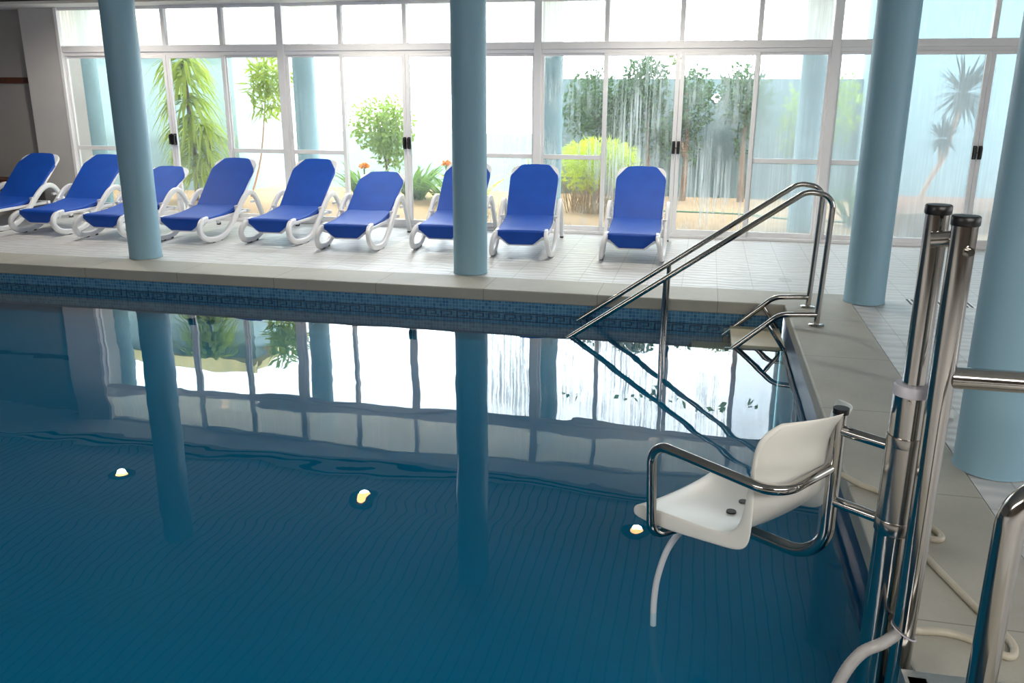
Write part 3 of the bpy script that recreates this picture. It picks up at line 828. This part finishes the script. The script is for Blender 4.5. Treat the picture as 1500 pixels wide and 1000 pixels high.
def blob(mb, c, rad, n, L, w):
    c = Vector(c)
    for _ in range(n):
        d = rdir(); r = random.random()**.4
        p = c+Vector((d.x*rad[0], d.y*rad[1], d.z*rad[2]))*r
        e = (d*.5+rdir()).normalized()
        leaf_quad(mb, p, e, rdir(), L*random.uniform(.6, 1.3), w*random.uniform(.7, 1.2))
def tree(label, loc, trunk, blobs, leaf, L=.10, w=.025, name='garden_tree', tm='trunk', tr=.05, cat='tree', group=None):
    t_ = thing(name, label, cat, loc, 0, group)
    if trunk:
        b = MB()
        for pth in trunk: 
            pp = smooth_path(pth, 4); b.tube(pp, tr, 8, scale=[1-.5*i/(len(pp)-1) for i in range(len(pp))])
        b.build('trunk', M[tm], t_)
    b = MB(); b.raw = True
    for (c, rad, n) in blobs: blob(b, c, rad, n, L, w)
    b.build('foliage', M[leaf], t_)
    return t_
# hedge trees along the wall
tree('dark green bushy tree behind wet glass, above the yellow fern', (-2.35, 6.7, 0), [[(0, 0, 0), (.05, 0, .6), (0, .1, 1.4)]],
     [((-.1, 0, 1.45), (.5, .35, .55), 1500), ((.25, 0, 1.2), (.35, .3, .5), 700)], 'leaf_dark')
tree('dark green tree left of the third door handles with open lower foliage', (-1.65, 6.8, 0), [[(.1, 0, 0), (.05, 0, .7), (0, 0, 1.6)]],
     [((-.05, 0, 1.75), (.38, .3, .45), 1100), ((.15, 0, 1.15), (.3, .25, .45), 450), ((.35, .0, .85), (.15, .2, .3), 150)], 'leaf_dark')
tree('dark tree with slim trunk just right of the third door handles', (-1.04, 7.0, 0), [[(0, 0, 0), (.03, 0, .8), (-.02, .05, 1.7)], [(.02, 0, .7), (-.2, 0, 1.2)]],
     [((.1, 0, 1.55), (.32, .28, .5), 700), ((-.18, 0, 1.0), (.16, .16, .28), 160), ((.12, 0, .85), (.1, .12, .3), 90)], 'leaf_dark', tr=.055)
tree('leafy tree with brown trunk against the wall behind the stair rail', (-.13, 7.05, 0), [[(0, 0, 0), (-.02, 0, .8), (0, .05, 1.8)]],
     [((-.15, 0, 1.65), (.34, .28, .45), 700), ((.15, 0, 1.45), (.22, .25, .55), 380), ((-.05, 0, .95), (.1, .12, .35), 90)], 'leaf_dark', tr=.055)
tree('hazy shrub behind fogged glass beside the outdoor column', (.62, 7.0, 0), [[(0, 0, 0), (0, 0, .9)]], [((0, 0, 1.25), (.28, .25, .6), 380), ((.6, 0, 1.45), (.28, .25, .55), 380)], 'leaf_mid', name='garden_shrub', cat='shrub', tr=.04)
# creeper leaves hanging from the eave
b = MB(); b.raw = True
for cx in (-2.4, -1.6, -1.25, -.95, -.55, -.15, .1): 
    blob(b, (cx, 4.9, 2.26+random.uniform(-.02, .05)), (.2, .1, .06), 4, .11, .035)
blob(b, (-1.16, 4.9, 2.14), (.05, .1, .10), 14, .10, .035)
tag(b.build('hanging_creeper', M['leaf_mid']), 'thin creeper leaves hanging along the eave above the right-hand doors', 'creeper', kind='stuff')
# loose bush in bay two
tree('loose yellow-green bush growing in front of the low garden wall', (-5.95, 6.5, 0), [[(.15, 0, 0), (.1, 0, .5), (0, 0, 1.1)], [(.12, 0, .5), (.3, 0, 1.2)]],
     [((-.05, 0, 1.15), (.45, .35, .45), 900), ((.28, 0, 1.1), (.32, .35, .5), 800), ((.2, 0, .75), (.32, .3, .3), 420)], 'leaf_mid', name='garden_bush', cat='bush', tr=.03)
# hanging foliage top of bay one
tree('drooping pale green foliage by the leftmost windows upper right', (-7.2, 5.2, 0), [[(-.75, .6, 0), (-.35, .3, .7), (0, 0, 1.9)]],
     [((.05, 0, 1.95), (.30, .25, .25), 260), ((-.1, 0, 1.6), (.16, .2, .38), 200), ((.15, 0, 1.65), (.14, .2, .3), 120)], 'leaf_olive', L=.2, w=.02, tr=.018, tm='trunk_pale')
# strap-leaved dracaena
t = thing('dracaena', 'tall dracaena with drooping strap leaves behind the leftmost sliding doors', 'plant', (-8.5, 5.1, 0))
b = MB(); b.tube(smooth_path([(0, 0, 0), (.03, 0, .8), (-.02, 0, 2.05)], 4), .035, 8); b.tube(smooth_path([(.05, .1, 0), (.2, .1, .5), (.25, .1, 1.1)], 4), .025, 8); b.build('stem', M['trunk'], t)
b = MB(); b.raw = True
for zc, cx, n, L in ((2.1, 0, 60, .62), (1.85, -.02, 34, .6), (1.55, .02, 40, .62), (1.25, .03, 46, .6), (.95, .03, 44, .55), (.65, 0, 40, .5), (1.1, .25, 34, .5), (.75, .22, 34, .45), (.45, .1, 30, .45)):
    for _ in range(int(n*1.5)):
        a_ = random.uniform(0, 2*PI); e = Vector((math.cos(a_), math.sin(a_), random.uniform(.1, .9)))
        leaf_quad(b, Vector((cx, 0, zc+random.uniform(-.12, .08))), e, (0, 0, 1), L*1.3*random.uniform(.7, 1.1), .027, 2.0, 5)
b.build('strap_leaves', M['leaf_olive'], t)
# clivia clumps with orange flowers
def clump(label, loc, n, L, w, mat, flower=True, droop=1.2, name='clivia_clump', group='flowering clumps in front of the low wall'):
    t_ = thing(name, label, 'plant', loc, 0, group)
    b = MB(); b.raw = True
    for _ in range(n):
        a_ = random.uniform(0, 2*PI); e = Vector((math.cos(a_)*.6, math.sin(a_)*.6, random.uniform(.6, 1.6)))
        leaf_quad(b, Vector((random.uniform(-.14, .14), random.uniform(-.1, .1), 0)), e, (0, 0, 1), L*random.uniform(.65, 1.1), w, droop, 5)
    b.build('leaves', M[mat], t_)
    if flower:
        b = MB(); b.raw = True
        c = Vector(flower)
        sb = MB(); sb.tube([(c.x*.6, c.y*.6, 0), c], .012, 6); sb.build('flower_stalk', M[mat], t_)
        for _ in range(60):
            d = rdir(); d.z = abs(d.z)*.8+.1
            leaf_quad(b, c+d*.02, d, rdir(), .08, .02)
        b.build('flower_head', M['orange'], t_)
    return t_
clump('green strap-leaf clump with orange flower left of the reclined lounger', (-5.85, 5.5, 0), 90, .88, .034, 'leaf_clivia', (.12, -.25, .55))
clump('green strap-leaf clump without flowers at the foot of the loose bush', (-5.2, 6.1, 0), 90, .88, .034, 'leaf_clivia', None)
clump('green strap-leaf clump with orange flower just left of the middle column', (-4.55, 5.7, 0), 90, .88, .034, 'leaf_clivia', (.05, -.25, .60))
clump('bright broad-leaved clump beside the middle column', (-4.0, 5.0, 0), 44, .85, .04, 'leaf_lime', None)
clump('tall pale reedy clump behind glass right of the middle column', (-3.2, 5.95, 0), 80, .95, .014, 'leaf_olive', None, .6, name='reed_clump', group=None)
clump('blue-green flax clump behind glass right of the stair rail', (1.26, 4.72, 0), 60, .74, .022, 'leaf_flax', None, .8, name='flax_clump', group=None)
# yellow-green ferny mound over dry stems
t = thing('fern_mound', 'bright yellow-green feathery bush over dry brown stems behind last loungers', 'plant', (-2.2, 5.35, 0))
b = MB(); b.raw = True
for _ in range(260):
    a_ = random.uniform(0, 2*PI); e = Vector((math.cos(a_), math.sin(a_), random.uniform(1.0, 3.5))); p0 = Vector((random.uniform(-.42, .45), random.uniform(-.3, .3), 0))
    leaf_quad(b, p0, e, (0, 0, 1), random.uniform(.35, .8), .008, .3, 3)
b.build('dry_stems', M['dry'], t)
b = MB(); b.raw = True
blob(b, (0, 0, .78), (.55, .42, .24), 2600, .10, .011); blob(b, (.33, 0, .62), (.28, .35, .26), 900, .10, .011); blob(b, (-.2, -.1, .5), (.4, .3, .2), 500, .10, .011)
b.build('feathery_foliage', M['leaf_lime'], t)
# yucca with two heads in a raised bed
bed = thing('raised_planter', 'low raised planting bed of red soil with pale curb', 'planter', (0, 0, 0))
curb = [(1.60, 4.0), (2.0, 4.15), (2.65, 4.52), (3.4, 5.05), (4.2, 5.7)]
b = MB(); b.sweep([(x, y, .14) for x, y in curb], rrect(.28, .12, .01), up=(0, 0, 1), smooth=False); b.build('curb', M['curb'], bed)
b = MB(); n = len(curb); top = [(x-.03, y+.06, .24) for x, y in curb]; bk = [(2.1+.75*(x-1.6), 7.38, .13) for x, y in curb]
mid_ = [(x-.05, y+.6, .28) for x, y in curb]
b.add(top+mid_+bk, [(i, i+1, n+i+1, n+i) for i in range(n-1)]+[(n+i, n+i+1, 2*n+i+1, 2*n+i) for i in range(n-1)], True)
b.add([(1.57, 4.06, .24), (1.55, 4.6, .28), (2.1, 7.38, .13), (2.1, 7.38, 0), (1.57, 4.06, 0)], [(0, 1, 2, 3, 4)])
b.build('soil', M['soil'], bed)
yu = thing('yucca', 'spiky two-headed yucca with leaning trunk behind foggy glass at right', 'yucca', (2.12, 5.4, .245))
b = MB(); b.tube(smooth_path([(0, 0, -.02), (.12, .05, .32), (.26, .1, .60), (.34, .15, 1.0), (.42, .2, 1.44)], 4), .035, 8); b.tube(smooth_path([(.22, .08, .55), (.20, .08, .7), (.21, .08, .83)], 4), .022, 8); b.build('trunk', M['trunk_pale'], yu)
b = MB(); b.raw = True
for c, n, L in ((Vector((.42, .2, 1.44)), 210, .50), (Vector((.21, .08, .85)), 110, .28)):
    for _ in range(n):
        e = rdir(); e.z = e.z*.9+.12
        leaf_quad(b, c+e*.03, e, (0, 0, 1), L*random.uniform(.75, 1.1), .022, .15, 3)
b.build('spiky_leaves', M['leaf_blue'], yu)
# thin green garden hose on the sand
b = MB(); b.tube(smooth_path([(-1.6, 5.55, .012), (-.98, 5.57, .012), (-.2, 5.5, .012), (.25, 5.25, .012), (.6, 5.12, .012), (1.3, 5.0, .012)], 5), .012, 8)
tag(b.build('garden_hose', M['greenhose']), 'thin green hose lying across the garden sand', 'hose')
# added glowing globe imitating camera flash glare on the wet glass
t = thing('flash_glare', 'added glowing lamp on the garden wall seen through wet glass', 'globe', (-.60, 7.5, 1.58))
b = MB(); b.cyl((0, .05, 0), (0, -.09, 0), .035, 20); b.build('glare_mount', M['frame'], t)
b = MB(); b.lathe([(.01, -.06), (.045, -.04), (.07, 0), (.045, .045), (.01, .07)], (0, -.14, 0), 20); b.build('glare_globe', emis('glare_glow', (1, 1, 1, 1), 40), t)

# ------------------------------------------------------------------ light
wld = bpy.data.worlds.new('World'); S.world = wld; wld.use_nodes = True
nt = wld.node_tree; bg = nt.nodes['Background']; bg.inputs[0].default_value = (.90, .96, 1.0, 1); bg.inputs[1].default_value = 9
sun = bpy.data.lights.new('sun', 'SUN'); sun.energy = 4; sun.angle = .03; sun.color = (1, .95, .86)
so = bpy.data.objects.new('sun', sun); COL.objects.link(so); so.rotation_euler = Vector((-.45, .62, -1.0)).to_track_quat('-Z', 'Y').to_euler()
def area(name, loc, rot, sx, sy, e, col):
    l = bpy.data.lights.new(name, 'AREA'); l.shape = 'RECTANGLE'; l.size = sx; l.size_y = sy; l.energy = e; l.color = col
    o = bpy.data.objects.new(name, l); COL.objects.link(o); o.location = loc; o.rotation_euler = rot; return o
area('rear_fill_light', (1.2, -8.0, 2.78), (math.radians(25), 0, 0), 3.0, 1.2, 200, (1, .96, .9))  # added fill behind the camera to brighten the foreground, no real fitting
area('rear_fill_light', (-6.0, -8.6, 2.78), (math.radians(25), 0, 0), 5.0, 1.2, 225, (1, .96, .9))  # second added rear fill, towards the left
area('side_fill_light', (5.7, -3.5, 1.7), (0, math.radians(90), 0), 2.0, 6.0, 85, (.95, .98, 1))  # added fill from the right, no opening in the wall there

# ------------------------------------------------------------------ camera
cam = bpy.data.cameras.new('camera'); co = bpy.data.objects.new('camera', cam); COL.objects.link(co)
r = (0.976082742284047, 0.21736589107679666, 0.003814395318393173); u = (-0.06421584820271611, 0.27151018007751354, 0.9602908658077935); bk = (0.20769883257943586, -0.937568286318744, 0.27897473619393054)
co.matrix_world = Matrix(((r[0], u[0], bk[0], -0.70205), (r[1], u[1], bk[1], -7.08163), (r[2], u[2], bk[2], 1.65), (0, 0, 0, 1)))
cam.sensor_width = 36; cam.lens = 30.058; cam.clip_end = 200
S.camera = co
S.view_settings.view_transform = 'Standard'; S.view_settings.look = 'None'; S.view_settings.exposure = 0; S.view_settings.gamma = 1
S.cycles.max_bounces = 12; S.cycles.transparent_max_bounces = 16; S.cycles.diffuse_bounces = 5; S.cycles.glossy_bounces = 6
S.cycles.sample_clamp_indirect = 8; S.cycles.caustics_reflective = False; S.cycles.caustics_refractive = False
S.cycles.use_denoising = True
